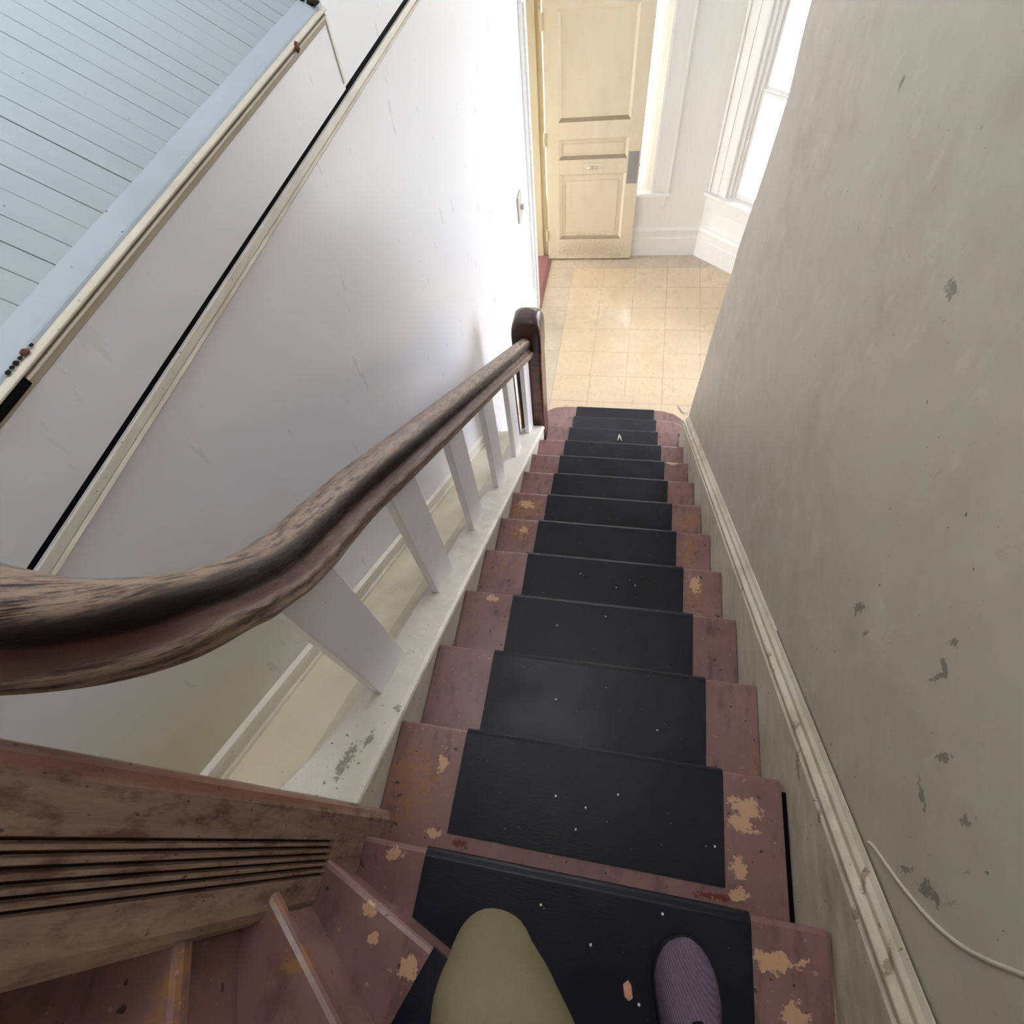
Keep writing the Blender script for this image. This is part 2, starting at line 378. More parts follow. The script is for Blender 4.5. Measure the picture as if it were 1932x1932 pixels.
# left wall: the long glossy face under the black gap, the upper band, and the pier round the front doorway
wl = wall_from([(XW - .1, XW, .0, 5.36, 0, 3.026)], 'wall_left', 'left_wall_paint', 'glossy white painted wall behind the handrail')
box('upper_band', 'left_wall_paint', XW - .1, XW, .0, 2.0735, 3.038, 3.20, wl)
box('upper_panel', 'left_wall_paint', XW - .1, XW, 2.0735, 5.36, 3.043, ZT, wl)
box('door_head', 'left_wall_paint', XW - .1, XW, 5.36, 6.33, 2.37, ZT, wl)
box('gap_backing', 'grime_shade_black', XW - .1, XW - .002, .0, 5.36, 3.026, 3.043, wl)
# bead under the gap
bm = bmesh.new(); box_bm(bm, XW, XW + .006, .0, 5.2, 3.004, 3.0255)
t1 = struct(obj('trim_1', bm, 'white_trim_paint', bevel=.002), 'thin white strip running level under the black gap', 'trim')
bm = bmesh.new(); prism_bm(bm, [(XW, 2.992), (XW + .008, 2.994), (XW + .011, 2.998), (XW + .008, 3.003), (XW, 3.004)], 1, .0, 5.2)
obj('bead', bm, 'grimy_moulding_paint', t1)

# sloping boarded bulkhead above the left wall
_sl = math.tan(math.radians(31.3))
def bulk(x): return 3.225 + (XW - x) * _sl
wu = struct(thing('wall_upper', 'pale blue boarded bulkhead sloping up from the left wall', 'wall', (-2.2, 1.0, 3.2)))
def slab(bm, x0, x1, y0, y1, t0, t1):
    vs = []
    for x in (x0, x1):
        for y in (y0, y1):
            for t in (t0, t1): vs.append(bm.verts.new((x, y, bulk(x) + t)))
    for f in ((0, 1, 3, 2), (4, 6, 7, 5), (0, 4, 5, 1), (2, 3, 7, 6), (0, 2, 6, 4), (1, 5, 7, 3)): bm.faces.new([vs[i] for i in f])
bm = bmesh.new(); slab(bm, -3.5, XW - .002, -.0, 2.07, -.06, -.005); obj('backing', bm, 'joint_paint', wu)
jy = [.0, .055, .11, .165, .22, .275, .33, .385, .44, .49, .54, .59, .642, .695, .753, .805, .858, .914, .965, 1.02, 1.074, 1.124, 1.182, 1.23, 1.287, 1.337, 1.389, 1.441, 1.493, 1.545, 1.597, 1.649, 1.70, 1.75, 1.802, 1.855, 1.907, 1.96, 2.012, 2.066]
for a, b in zip(jy, jy[1:]):
    bm = bmesh.new(); g = random.choice((.0003, .0004, .0006, .0009, .0014))
    slab(bm, -3.5, -1.5152 + random.uniform(-.0012, .0008), a + g, b - g, -.0055, random.uniform(-.0006, .0006)); obj('board', bm, 'blue_board_paint', wu, bevel=.0012)
bm = bmesh.new(); slab(bm, -1.514, XW + .002, .0, 2.07, -.0055, .006); obj('fascia_board', bm, 'blue_fascia_paint', wu, bevel=.004)
# nosing mould at the foot of the bulkhead
def level(name, mat, prof, parent=None, bevel=.0015):
    bm = bmesh.new(); prism_bm(bm, prof, 1, .0, 2.066); return obj(name, bm, mat, parent, bevel=bevel)
t2 = struct(level('trim_2', 'mould_cream', [(XW, 3.213), (XW + .012, 3.213), (XW + .015, 3.218), (XW + .010, 3.2235), (XW, 3.2235)]), 'double bead moulding along the foot of the boarded bulkhead', 'trim')
level('groove', 'mould_grime', [(XW, 3.2065), (XW + .006, 3.2065), (XW + .006, 3.213), (XW, 3.213)], t2)
level('bead', 'mould_cream', [(XW, 3.201), (XW + .008, 3.201), (XW + .010, 3.204), (XW + .008, 3.2065), (XW, 3.2065)], t2)
bm = bmesh.new(); box_bm(bm, XW, XW + .0125, .47, .575, 3.199, 3.2128); obj('broken_gap_shade', bm, 'grime_shade_black', t2)  # solid black block painting the shade inside a missing piece
level('lower_fillet', 'mould_dusty', [(XW, 3.188), (XW + .003, 3.188), (XW + .005, 3.201), (XW, 3.201)], t2)
# cover strip at the vertical seam
bm = bmesh.new(); box_bm(bm, XW, XW + .004, 2.066, 2.08, 3.052, 3.21)
struct(obj('trim_3', bm, 'white_trim_paint', bevel=.0015), 'narrow upright strip over the seam in the left wall', 'trim')

# sloped moulding low on the wall, parallel to the stairs
def zn(y): return 2.405 - RISE / RUN * y           # nosing line
bm = bmesh.new(); zt = lambda y: 2.165 + (.455 - y) * .606
prof = [(XW, -.075), (XW + .016, -.075), (XW + .016, -.060), (XW + .009, -.056), (XW + .009, -.030), (XW + .018, -.024), (XW + .018, -.006), (XW, .0)]
slope_prism(bm, [(x, d * 1.35) for x, d in prof], .01, 3.02, zt)
struct(obj('trim_4', bm, 'cream_trim' if 'cream_trim' in M else 'white_trim_paint', bevel=.002), 'chipped white moulding sloping low on the wall behind the slats', 'trim')

# right wall, ends in an uneven corner at the foot of the stairs
bm = bmesh.new()
edge = [(0.0, 3.02), (.35, 3.025), (.7, 3.018), (.95, 3.026), (1.2, 3.010), (1.41, 3.02), (1.65, 2.995), (1.87, 2.977), (2.0, 2.985), (2.11, 2.962), (2.4, 2.90), (2.67, 2.875), (2.8, 2.94), (3.0, 2.99), (3.4, 3.0), (ZT, 3.0)]
HW = (.1, 2.6, 4.4, 5.85)                  # high window above the frame, added to light left wall and slats
poly = [(-1.1, 0.0)] + [(y, z) for z, y in edge if z < 4] + [(3.0, HW[2]), (-1.1, HW[2])]
prism_bm(bm, poly, 0, XR, XR + .13)
box_bm(bm, XR, XR + .13, -1.1, HW[0], HW[2], ZT); box_bm(bm, XR, XR + .13, HW[1], 3.0, HW[2], ZT); box_bm(bm, XR, XR + .13, HW[0], HW[1], HW[3], ZT)
wr = struct(obj('wall_right', bm, 'right_wall_paint', bevel=.012), 'scuffed beige plaster wall right of the stairs', 'wall')

wall_from([(-3.6, .16, -1.2, -1.1, 0, ZT)], 'wall_back', 'plain_wall_paint', 'plain white wall behind the winders')
wall_from([(-3.6, -3.5, -1.1, 2.17, 0, ZT)], 'wall_outer', 'plain_wall_paint', 'plain white wall beyond the upper flight')
wall_from([(-3.5, XW - .1, 2.07, 2.17, 2.9, ZT)], 'wall_end', 'plain_wall_paint', 'white wall closing the far end of the bulkhead')

# far wall with its window opening, bay wall, hall
YF = 6.311
wf = wall_from([(-1.476, .26, YF, YF + .12, 0, .62), (-.36, .26, YF, YF + .12, .62, 4.0), (-1.476, -.36, YF, YF + .12, 3.1, 4.0)], 'wall_far', 'hall_wall_paint', 'white wall behind the open front door')
BD = Vector((.751, -.660, 0)).normalized(); BN = Vector((-BD.y, BD.x, 0))      # along / outwards
BO = Vector((.22, YF, 0))
def bay_bm(bm, s0, s1, d0, d1, z0, z1):
    """box on the bay wall: s along it, d outwards (negative = into the room)"""
    vs = []
    for s in (s0, s1):
        for d in (d0, d1):
            for z in (z0, z1): vs.append(bm.verts.new(BO + BD * s + BN * d + Vector((0, 0, z))))
    for f in ((0, 1, 3, 2), (4, 6, 7, 5), (0, 4, 5, 1), (2, 3, 7, 6), (0, 2, 6, 4), (1, 5, 7, 3)): bm.faces.new([vs[i] for i in f])
def bay(name, mat, *a, parent=None, bevel=0.0):
    bm = bmesh.new(); bay_bm(bm, *a); return obj(name, bm, mat, parent, bevel=bevel)
bm = bmesh.new()
for a in ((0.0, 1.75, .0, .12, 0, .62), (0.0, .27, .0, .12, .62, 4.0), (1.12, 1.75, .0, .12, .62, 4.0), (.27, 1.12, .0, .12, 3.1, 4.0)): bay_bm(bm, *a)
struct(obj('wall_bay', bm, 'hall_wall_paint'), 'white angled wall of the window bay', 'wall')
BE = BO + BD * 1.75
HX = BE.x + .08
wall_from([(HX - .1, HX, 3.0, 3.5, 0, 4.0), (HX - .1, HX, 4.8, BE.y + .05, 0, 4.0), (HX - .1, HX, 3.5, 4.8, 0, .62), (HX - .1, HX, 3.5, 4.8, 3.1, 4.0)], 'wall_hall', 'hall_wall_paint', 'white wall on the hidden side of the hall')
wall_from([(XR + .13, BE.x + .08, 2.88, 3.0, 0, ZT)], 'wall_return', 'hall_wall_paint', 'white wall returning behind the stair wall')
# ceilings, with the added skylight and high window
bm = bmesh.new()
SK = (-1.3, -.5, 1.0, 1.8)                   # small unseen skylight, added to brighten the stairwell
for b in ((-3.6, SK[0], -1.2, 3.1), (SK[1], .16, -1.2, 3.1), (SK[0], SK[1], -1.2, SK[2]), (SK[0], SK[1], SK[3], 3.1)): box_bm(bm, b[0], b[1], b[2], b[3], ZT, ZT + .1)
box_bm(bm, XW - .1, BE.x + .1, 3.0, YF + .12, 4.0, 4.1)
box_bm(bm, XW - .1, .16, 2.92, 3.02, 4.0, ZT)
struct(obj('ceiling', bm, 'ceiling_paint'), 'white plaster ceiling over stairwell and hall', 'ceiling')
portal('added_skylight_portal', ((SK[0] + SK[1]) / 2, (SK[2] + SK[3]) / 2, ZT + .05), (0, 0, 0), SK[1] - SK[0], SK[3] - SK[2])
w3 = struct(thing('added_window', 'unseen high window added in the right wall for stairwell light', 'window', (XR + .06, (HW[0] + HW[1]) / 2, HW[2])))
for a, b, c, d in ((HW[0], HW[0] + .05, HW[2], HW[3]), (HW[1] - .05, HW[1], HW[2], HW[3]), (HW[0] + .05, HW[1] - .05, HW[2], HW[2] + .06), (HW[0] + .05, HW[1] - .05, HW[3] - .05, HW[3])): box('frame', 'window_paint', XR + .05, XR + .10, a, b, c, d, w3, .003)
box('pane', 'window_glass', XR + .07, XR + .074, HW[0] + .05, HW[1] - .05, HW[2] + .06, HW[3] - .05, w3)
portal('window_portal', (XR + .135, (HW[0] + HW[1]) / 2, (HW[2] + HW[3]) / 2), (0, math.radians(90), 0), HW[3] - HW[2], HW[1] - HW[0])

bm = bmesh.new(); box_bm(bm, -45, 45, 6.45, 60, -.6, -.5); box_bm(bm, -45, -3.6, -45, 6.45, -.6, -.5); box_bm(bm, 1.9, 45, -45, 6.45, -.6, -.5)
struct(obj('ground', bm, 'pavement'), 'pale pavement outside the hall windows', 'pavement')
# floor: slab and vinyl tiles
fl = struct(thing('floor', 'worn tan square tiles of the entrance hall', 'floor', (-.3, 5.0, -.1)))
box('slab', 'pale_slab', -3.6, BE.x + .1, -1.2, 6.45, -.1, -.004, fl)
TS, TX, TY = .35477, -1.1361, 5.6887
def inside_tile(cx, cy):
    return True
tiles = {}
for i in range(-1, 8):
    for j in range(-6, 2):
        x0, x1, y0, y1 = TX + i * TS, TX + (i + 1) * TS, TY + j * TS, TY + (j + 1) * TS
        x0 = max(x0, XW); y1 = min(y1, YF - .002); y0 = max(y0, 3.70)
        if y1 - y0 < .02: continue
        # keep the tile on the room side of the bay wall
        def okp(x, y): return (Vector((x, y, 0)) - BO).dot(BN) < -.001
        pts = [(x0, y0), (x1, y0), (x1, y1), (x0, y1)]
        if not okp(x0, y0): continue
        g = .0012
        pts = [(x0 + g, y0 + g), (x1 - g, y0 + g), (x1 - g, y1 - g), (x0 + g, y1 - g)]
        clip = []
        for a in range(4):
            p, q = Vector((*pts[a], 0)), Vector((*pts[(a + 1) % 4], 0)); dp, dq = (p - BO).dot(BN), (q - BO).dot(BN)
            if dp < 0: clip.append((p.x, p.y))
            if (dp < 0) != (dq < 0): r = p + (q - p) * (dp / (dp - dq)); clip.append((r.x, r.y))
        bm = bmesh.new(); prism_bm(bm, clip, 2, -.004, random.uniform(-.0005, .0005))
        mm = 'grey_floor_tile' if i == -1 or (j >= 1) else ('pale_floor_tile' if (j == 0 and i > 1) or random.random() < .22 else 'tan_floor_tile')
        obj('tile', bm, mm, fl)

# baseboards of the hall
def bb_profile(z): return None
bbp = [(.0, .0), (.035, .0), (.035, .185), (.028, .192), (.022, .196), (.022, .25), (.034, .258), (.034, .275), (.018, .30), (.0, .305)]
bm = bmesh.new()
prism_bm(bm, [(YF - d, z) for d, z in bbp], 0, -1.43, .235)
struct(obj('baseboard_far', bm, 'window_paint', bevel=.002), 'tall stepped white baseboard under the far window', 'baseboard')
bm = bmesh.new()
A = [bm.verts.new(BO + BD * .0 - BN * d + Vector((0, 0, z))) for d, z in bbp]; B = [bm.verts.new(BO + BD * 1.75 - BN * d + Vector((0, 0, z))) for d, z in bbp]
bm.faces.new(A); bm.faces.new(B[::-1])
for i in range(len(bbp)): bm.faces.new((A[i], B[i], B[(i + 1) % len(bbp)], A[(i + 1) % len(bbp)]))
struct(obj('baseboard_bay', bm, 'window_paint', bevel=.002), 'tall stepped white baseboard along the angled bay', 'baseboard')
bm = bmesh.new()
prism_bm(bm, [(XW + d * .7, z) for d, z in bbp], 1, 3.05, 5.2)
struct(obj('baseboard_left', bm, 'window_paint', bevel=.002), 'stepped white baseboard left of the newel post', 'baseboard')

# windows
def far_window():
    w = struct(thing('window_1', 'bright tall window behind the edge of the open door', 'window', (-.9, YF, .62)))
    box('casing', 'window_paint', -.355, -.185, YF - .03, YF, .655, 3.2, w, .006)
    box('casing_bead', 'window_paint', -.205, -.178, YF - .045, YF - .03, .655, 3.2, w, .004)
    box('casing_bead', 'window_paint', -.360, -.335, YF - .04, YF - .03, .655, 3.2, w, .004)
    box('sill', 'window_paint', -1.44, -.165, YF - .055, YF + .12, .62, .655, w, .008)
    box('apron', 'window_paint', -1.42, -.205, YF - .022, YF, .50, .62, w, .004)
    box('frame', 'window_paint', -.405, -.36, YF + .03, YF + .09, .655, 3.1, w, .003)
    box('frame', 'window_paint', -1.476, -.36, YF + .03, YF + .09, 3.04, 3.1, w, .003)
    s = box('sash', 'window_paint', -.445, -.405, YF + .05, YF + .08, .655, 3.04, w, .004)
    box('sash', 'window_paint', -1.476, -.445, YF + .05, YF + .08, .655, .70, w, .004)
    box('pane', 'window_glass', -1.476, -.445, YF + .062, YF + .066, .70, 3.04, w)
    portal('window_portal', (-.92, YF + .13, 1.9), (math.radians(-90), 0, 0), 1.1, 2.48)
far_window()
def bay_window():
    w = struct(thing('window_2', 'bright sash window in the angled bay wall', 'window', tuple(BO + BD * .7 + Vector((0, 0, .62)))))
    bay('casing', 'window_paint', .028, .24, -.03, .0, .655, 3.2, parent=w, bevel=.006)
    bay('casing_bead', 'window_paint', .028, .052, -.045, -.03, .655, 3.2, parent=w, bevel=.004)
    bay('casing_bead', 'window_paint', .13, .145, -.036, -.03, .655, 3.2, parent=w, bevel=.004)
    bay('casing', 'window_paint', 1.14, 1.34, -.03, .0, .655, 3.2, parent=w, bevel=.006)
    bay('sill', 'window_paint', .0, 1.36, -.07, .12, .62, .655, parent=w, bevel=.008)
    bay('apron', 'window_paint', .05, 1.3, -.022, .0, .50, .62, parent=w, bevel=.004)
    bay('frame', 'window_paint', .27, .30, .03, .09, .655, 3.1, parent=w, bevel=.003)
    bay('frame', 'window_paint', 1.09, 1.12, .03, .09, .655, 3.1, parent=w, bevel=.003)
    bay('frame', 'window_paint', .27, 1.12, .03, .09, 3.04, 3.1, parent=w, bevel=.003)
    for k, (z0, z1, d) in enumerate(((.655, 1.49, .045), (1.49, 3.04, .07))):
        s = bay('sash', 'window_paint', .30, .325, d, d + .025, z0, z1, parent=w, bevel=.003)
        bay('sash_rail', 'window_paint', .325, 1.065, d, d + .025, z0, z0 + .045 - .015 * k, parent=s, bevel=.003)
        bay('sash_rail', 'window_paint', .325, 1.065, d, d + .025, z1 - .02, z1, parent=s, bevel=.003)
        bay('sash_stile', 'window_paint', 1.065, 1.09, d, d + .025, z0, z1, parent=s, bevel=.003)
        bay('pane', 'window_glass', .325, 1.065, d + .01, d + .014, z0 + .02, z1 - .02, parent=s)
    c = BO + BD * .695 + BN * .13
    p = portal('window_portal', (c.x, c.y, 1.88), (math.radians(-90), 0, math.atan2(BD.y, BD.x)), .85, 2.48)
bay_window()

w4 = struct(thing('window_4', 'tall hall window round the corner of the stair wall', 'window', (HX - .05, 4.15, .62)))
for a, b, c, d in ((3.5, 3.55, .62, 3.1), (4.75, 4.8, .62, 3.1), (3.55, 4.75, .62, .68), (3.55, 4.75, 3.05, 3.1), (3.55, 4.75, 1.82, 1.86)): box('frame', 'window_paint', HX - .07, HX - .02, a, b, c, d, w4, .003)
box('sill', 'window_paint', HX - .17, HX - .02, 3.42, 4.88, .585, .62, w4, .006)
for c, d in ((.68, 1.82), (1.86, 3.05)): box('pane', 'window_glass', HX - .05, HX - .046, 3.55, 4.75, c, d, w4)
portal('window_portal', (HX + .01, 4.15, 1.86), (0, math.radians(90), 0), 2.48, 1.3)
# front doorway in the left wall: casing, jambs, red sill
dc = struct(thing('trim_5', 'white casing and cream jamb of the front doorway', 'door frame', (XW, 5.8, 0)))
box('casing', 'window_paint', XW, XW + .034, 5.20, 5.36, .0, 2.40, dc, .006)
box('casing', 'window_paint', XW, XW + .034, 5.20, 6.27, 2.40, 2.56, dc, .006)
box('casing_bead', 'white_trim_paint', XW + .034, XW + .05, 5.20, 5.225, .0, 2.40, dc, .004)
box('near_jamb', 'jamb_paint', XW - .24, XW + .02, 5.36, 5.385, .0, 2.39, dc, .003)
box('far_jamb', 'jamb_paint', XW - .24, XW + .008, 6.258, 6.30, .0, 2.39, dc, .003)
box('jamb_stop', 'jamb_paint', XW - .15, XW - .045, 6.235, 6.258, .0, 2.39, dc, .003)
box('head_jamb', 'jamb_paint', XW - .24, XW + .02, 5.36, 6.28, 2.37, 2.40, dc, .003)
bm = bmesh.new(); prism_bm(bm, [(XW - .24, -.003), (XW + .055, -.003), (XW + .055, .008), (XW + .02, .03), (XW - .05, .034), (XW - .24, .02)], 1, 5.30, 6.24)
tag(obj('door_sill', bm, 'red_sill_paint', bevel=.003), 'dull red painted sill in the front doorway', 'door sill')

wall_from([(-3.6, XW - .24, 5.2, 5.3, -.1, 2.6), (-3.6, XW - .24, 6.3, 6.4, -.1, 2.6), (-3.7, -3.6, 5.2, 6.4, 1.9, 2.6), (-3.7, XW - .1, 5.2, 6.4, 2.6, 2.7), (-3.6, XW - .24, 5.3, 6.3, -.2, -.1), (XW - .24, XW - .1, 5.2, 5.36, -.1, 2.6), (XW - .24, XW - .1, 6.30, 6.4, -.1, 2.6)], 'wall_porch', 'plain_wall_paint', 'plain porch walls outside the front doorway')
# front door, swung open, facing the stairs
d1 = struct(thing('door_1', 'cream panelled front door standing open', 'door', (-.97, 6.2, .02)))
DX0, DX1, DZ0, DZ1, DY, DT = -1.452, -.505, .018, 2.345, 6.20, .045
px = ((-1.322, -.635),); pz = ((.235, .885), (1.01, 1.185), (1.32, 2.085))
bm = bmesh.new()
bm.free()
for b in ((DX0, -1.322), (-.635, DX1)): box('stile', 'door_paint', b[0], b[1], DY, DY + DT, DZ0, DZ1, d1, .002)
for z0, z1 in ((DZ0, .235), (.885, 1.01), (1.185, 1.32), (2.085, DZ1)): box('rail', 'door_paint', -1.322, -.635, DY, DY + DT, z0, z1, d1)
for z0, z1 in pz:
    bm = bmesh.new(); e, dp, x0, x1 = .026, .024, -1.322, -.635
    box_bm(bm, x0, x1, DY + dp, DY + dp + .008, z0, z1)
    p = obj('panel', bm, 'door_paint', d1)
    for k, q in enumerate((((x0, z0), (x1, z0), (x1 - e, z0 + e), (x0 + e, z0 + e)), ((x0, z1), (x1, z1), (x1 - e, z1 - e), (x0 + e, z1 - e)), ((x0, z0), (x0, z1), (x0 + e, z1 - e), (x0 + e, z0 + e)), ((x1, z0), (x1, z1), (x1 - e, z1 - e), (x1 - e, z0 + e)))):
        bm = bmesh.new()
        o = [bm.verts.new((q[i][0], DY + .003, q[i][1])) for i in (0, 1)] + [bm.verts.new((q[2][0], DY + dp, q[2][1])), bm.verts.new((q[3][0], DY + dp, q[3][1]))]
        bk = [bm.verts.new((q[i][0], DY + dp, q[i][1])) for i in (0, 1)]
        bm.faces.new(o); bm.faces.new((o[0], o[1], bk[1], bk[0])); bm.faces.new((bk[0], bk[1], o[2], o[3])); bm.faces.new((o[0], bk[0], o[3])); bm.faces.new((o[1], bk[1], o[2]))
        obj('panel_moulding', bm, 'darker_ledge_paint' if k == 0 else 'door_paint', p)
    if z0 < 1.2:                                            # raised field of the two lower panels
        bm = bmesh.new(); f = .07 if z1 - z0 > .3 else .045
        box_bm(bm, x0 + f, x1 - f, DY + dp - .008, DY + dp, z0 + f, z1 - f); obj('panel_field', bm, 'door_paint', p, bevel=.006)
ms = box('mail_slot', 'door_paint', -1.07, -.885, DY - .006, DY, .915, .978, d1, .003)
bm = bmesh.new(); tube_bm(bm, [(-1.03, DY - .008, .944), (-.93, DY - .008, .944)], .017, 10, flat=.5); obj('flap', bm, 'slot_metal', ms, True)
pp = box('push_plate', 'grey_plate', -.624, -.521, DY - .004, DY, .785, 1.065, d1, .002); pp['label'] = 'worn grey metal plate by the door edge'
bm = bmesh.new(); tube_bm(bm, [(DX1 - .002, DY + .022, .94), (DX1 + .008, DY + .022, .94)], .012, 10); obj('latch', bm, 'grey_plate', d1)
for z in (.28, 1.19, 2.02):
    bm = bmesh.new(); tube_bm(bm, [(XW + .014, DY - .004, z - .055), (XW + .014, DY - .004, z + .055)], .011, 10)
    box_bm(bm, XW + .006, DX0 + .02, DY - .004, DY + .04, z - .05, z + .05)
    obj('hinge', bm, 'jamb_paint', d1)

# light switch on the left wall
sw = thing('light_switch', 'grey light switch plate on the white wall before the front door', 'light switch', (XW, 4.72, 1.34))
box('plate', 'switch_grey', XW, XW + .018, 4.65, 4.79, 1.24, 1.44, sw, .008)
box('toggle', 'switch_grey', XW + .022, XW + .046, 4.71, 4.73, 1.32, 1.36, sw, .003)

# ------------------------------------------------------------------ the staircase
st = thing('staircase', 'maroon painted wooden staircase with winders turning left', 'staircase', (-.52, 1.5, 0))
def nose_prof(yf, yb, z, t=.034, r=.016):
    p = [(yb, z), (yf - r, z)]
    for k in range(1, 6):
        a = math.pi / 2 - k * math.pi / 6 * 1.0
        p.append((yf - r + r * math.cos(a), z - r + r * math.sin(a)))
    p += [(yf - r, z - t), (yb, z - t)]
    return p
XL = -1.046
for k in range(0, 10):
    yf, z = k * RUN, (13 - k) * RISE; yb = yf - RUN - .034
    if k == 0: continue
    bm = bmesh.new(); prism_bm(bm, nose_prof(yf, yb, z), 0, XL, -.015 if k == 1 else -.004); obj('tread', bm, 'maroon_tread_paint', st)
box('gap_shade', 'grime_shade_black', -.0155, -.002, -.03, RUN - .03, 12 * RISE - .03, 12 * RISE - .006, st)  # black strip painting in the shade of the gap beside the tread
for k in range(0, 10):
    yf, z = k * RUN, (13 - k) * RISE
    box('riser', 'maroon_tread_paint', XL, -.004, yf - .048, yf - .03, z - RISE, z - .034, st)
def arc(cx, cy, r, a0, a1, n=8): return [(cx + r * math.cos(math.radians(a0 + (a1 - a0) * i / n)), cy + r * math.sin(math.radians(a0 + (a1 - a0) * i / n))) for i in range(n + 1)]
# tread 10 beside the newel, treads 11 and 12 with rounded ends wrapping the wall corner and the newel
XN = -1.028
def flat_tread(poly, z, name='tread', t=.034):
    bm = bmesh.new(); prism_bm(bm, poly, 2, z - t, z); return obj(name, bm, 'maroon_tread_paint', st, bevel=.012)
flat_tread([(XN, 2.72), (-.004, 2.72), (-.004, 3.028), (.03, 3.028), (.03, 3.032), (-.02, 3.043), (XN, 3.043)], 3 * RISE)
y11, y12 = 11 * RUN, 12 * RUN
flat_tread([(XN, 3.0), (.12, 3.03)] + [(.125, 3.12), (.12, 3.20), (.095, 3.25), (.065, 3.285), (.03, 3.317), (-.01, 3.337), (-.06, y11)] + [(-1.02, y11), (-1.06, 3.342), (-1.09, 3.325), (-1.11, 3.29), (-1.12, 3.25), (-1.12, 3.14), (XN, 3.14)], 2 * RISE)
flat_tread([(XN, 3.3), (.12, 3.03), (.165, 3.03), (.17, 3.40), (.15, 3.475), (.12, 3.52), (.078, 3.568), (.017, 3.615), (-.068, 3.645), (-.14, y12)] + [(-.95, y12), (-1.043, 3.635), (-1.096, 3.606), (-1.15, 3.56), (-1.18, 3.50), (-1.19, 3.44), (-1.19, 3.14), (XN, 3.14)], RISE)
for (yf, zb, x0, x1) in ((3.043, 2 * RISE, XN, -.004), (y11, RISE, -1.0, .0), (y12, 0.0, -1.0, .0)):
    bm = bmesh.new()
    if yf < 3.1: box_bm(bm, x0, x1, yf - .048, yf - .03, zb, zb + RISE - .034)
    else:
        top = yf - .03
        if yf == y11: pl = [(-1.09, 3.15), (-1.09, 3.24), (-1.06, 3.30), (-1.0, top), (-.07, top), (.02, 3.29), (.07, 3.24), (.095, 3.15), (.095, 3.04), (.0, 3.04), (-.95, 3.15)]
        else: pl = [(-1.16, 3.15), (-1.16, 3.46), (-1.12, 3.55), (-1.0, top), (-.14, top), (.0, 3.59), (.09, 3.51), (.14, 3.40), (.14, 3.04), (.0, 3.04), (-.95, 3.15)]
        prism_bm(bm, pl, 2, zb, zb + RISE - .034)
    obj('riser', bm, 'maroon_tread_paint', st)

# winders: pivot round the fluted corner post
def ray_hit(p, d):
    """from p along d to the outer walls x=0 / y=-1.1"""
    ts = []
    if d[0] > 1e-6: ts.append((0 - p[0]) / d[0])
    if d[1] < -1e-6: ts.append((-1.1 - p[1]) / d[1])
    t = min(ts); return (p[0] + d[0] * t, p[1] + d[1] * t)
PX = -1.003
W = [((XL, .0), (1, 0)), ((-1.016, -.038), (.307, -.126)), ((-1.003, -.084), (.166, -.137)), ((-1.003, -.140), (.026, -.064)), ((-1.085, -.140), (-.002, -.1)), ((-1.39, -.140), (0, -.1)), ((-1.69, -.14), (0, -.1)), ((-2.0, -.14), (0, -.1))]
def nline(i):
    p, d = W[i]; l = math.hypot(*d); d = (d[0] / l, d[1] / l)
    if i: p = (p[0] - d[0] * .035, p[1] - d[1] * .035)
    if i == 0: return p, (-.004, 0.0), d
    return p, ray_hit(p, d), d
for i in range(0, 7):
    z = 2.405 + RISE * i
    p, q, d = nline(i); p2, q2, d2 = nline(i + 1)
    nb = .052                                                  # tread runs back under the next riser
    off = lambda P, D, o: (P[0] + D[1] * -o * -1, P[1] - D[0] * o)
    b0, b1 = off(p2, d2, nb), off(q2, d2, nb)
    poly = [p, q]
    if i == 0: poly = [(XL, .0), (-.004, .0)]
    last = poly[-1]
    if abs(last[0]) < .01 and abs(b1[0]) > .01: poly.append((0.0, -1.1))
    poly += [b1, b0]
    poly += [(-1.0, -.02)] if i == 0 else []
    if i == 0: poly = [(XL, .0), (-.004, .0), b1, b0, (-1.0, -.06), (XL, -.02)]
    bm = bmesh.new(); prism_bm(bm, poly, 2, z - .034, z); obj('tread', bm, 'maroon_tread_paint', st, bevel=.010)
    if i > 0:
        rb = .03
        r0, r1 = off(p, d, rb), off(q, d, rb); r2, r3 = off(q, d, rb + .018), off(p, d, rb + .018)
        bm = bmesh.new(); prism_bm(bm, [r0, r1, r2, r3], 2, z - RISE, z - .034); obj('riser', bm, 'maroon_tread_paint', st)

# closed stringer on the slat side: face, cap, and the panel filling the space to the wall
def zcap(y): return 2.452 - RISE / RUN * y + .004
def poly_sweep(bm, prof, ys, zf, xf=None):
    rows = [[bm.verts.new((x + (xf(y, x) if xf else 0), y, zf(y) + d)) for x, d in prof] for y in ys]
    n = len(prof)
    for A, B in zip(rows, rows[1:]):
        for i in range(n): bm.faces.new((A[i], B[i], B[(i + 1) % n], A[(i + 1) % n]))
    bm.faces.new(rows[0][::-1]); bm.faces.new(rows[-1])
bm = bmesh.new(); slope_prism(bm, [(XL - .03, -.42), (XL - .002, -.42), (XL - .002, -.03), (XL - .03, -.03)], .0, 2.93, zcap); obj('stringer', bm, 'white_trim_paint', st)
ys = [.062, .12, .2, .3, .5, 2.93]
flare = lambda y, x: (-.06 * max(0, (.3 - y) / .24) ** 1.6 if x < -1.1 else 0.0)
bm = bmesh.new()
poly_sweep(bm, [(XL - .15, -.05), (XL - .15, -.012), (XL - .135, 0.0), (XL - .008, 0.0), (XL + .004, -.008), (XL + .008, -.020), (XL + .004, -.032), (XL - .008, -.036), (XL - .03, -.05)], ys, zcap, flare)
obj('stringer_cap', bm, 'white_trim_paint', st, bevel=.003)
bm = bmesh.new()
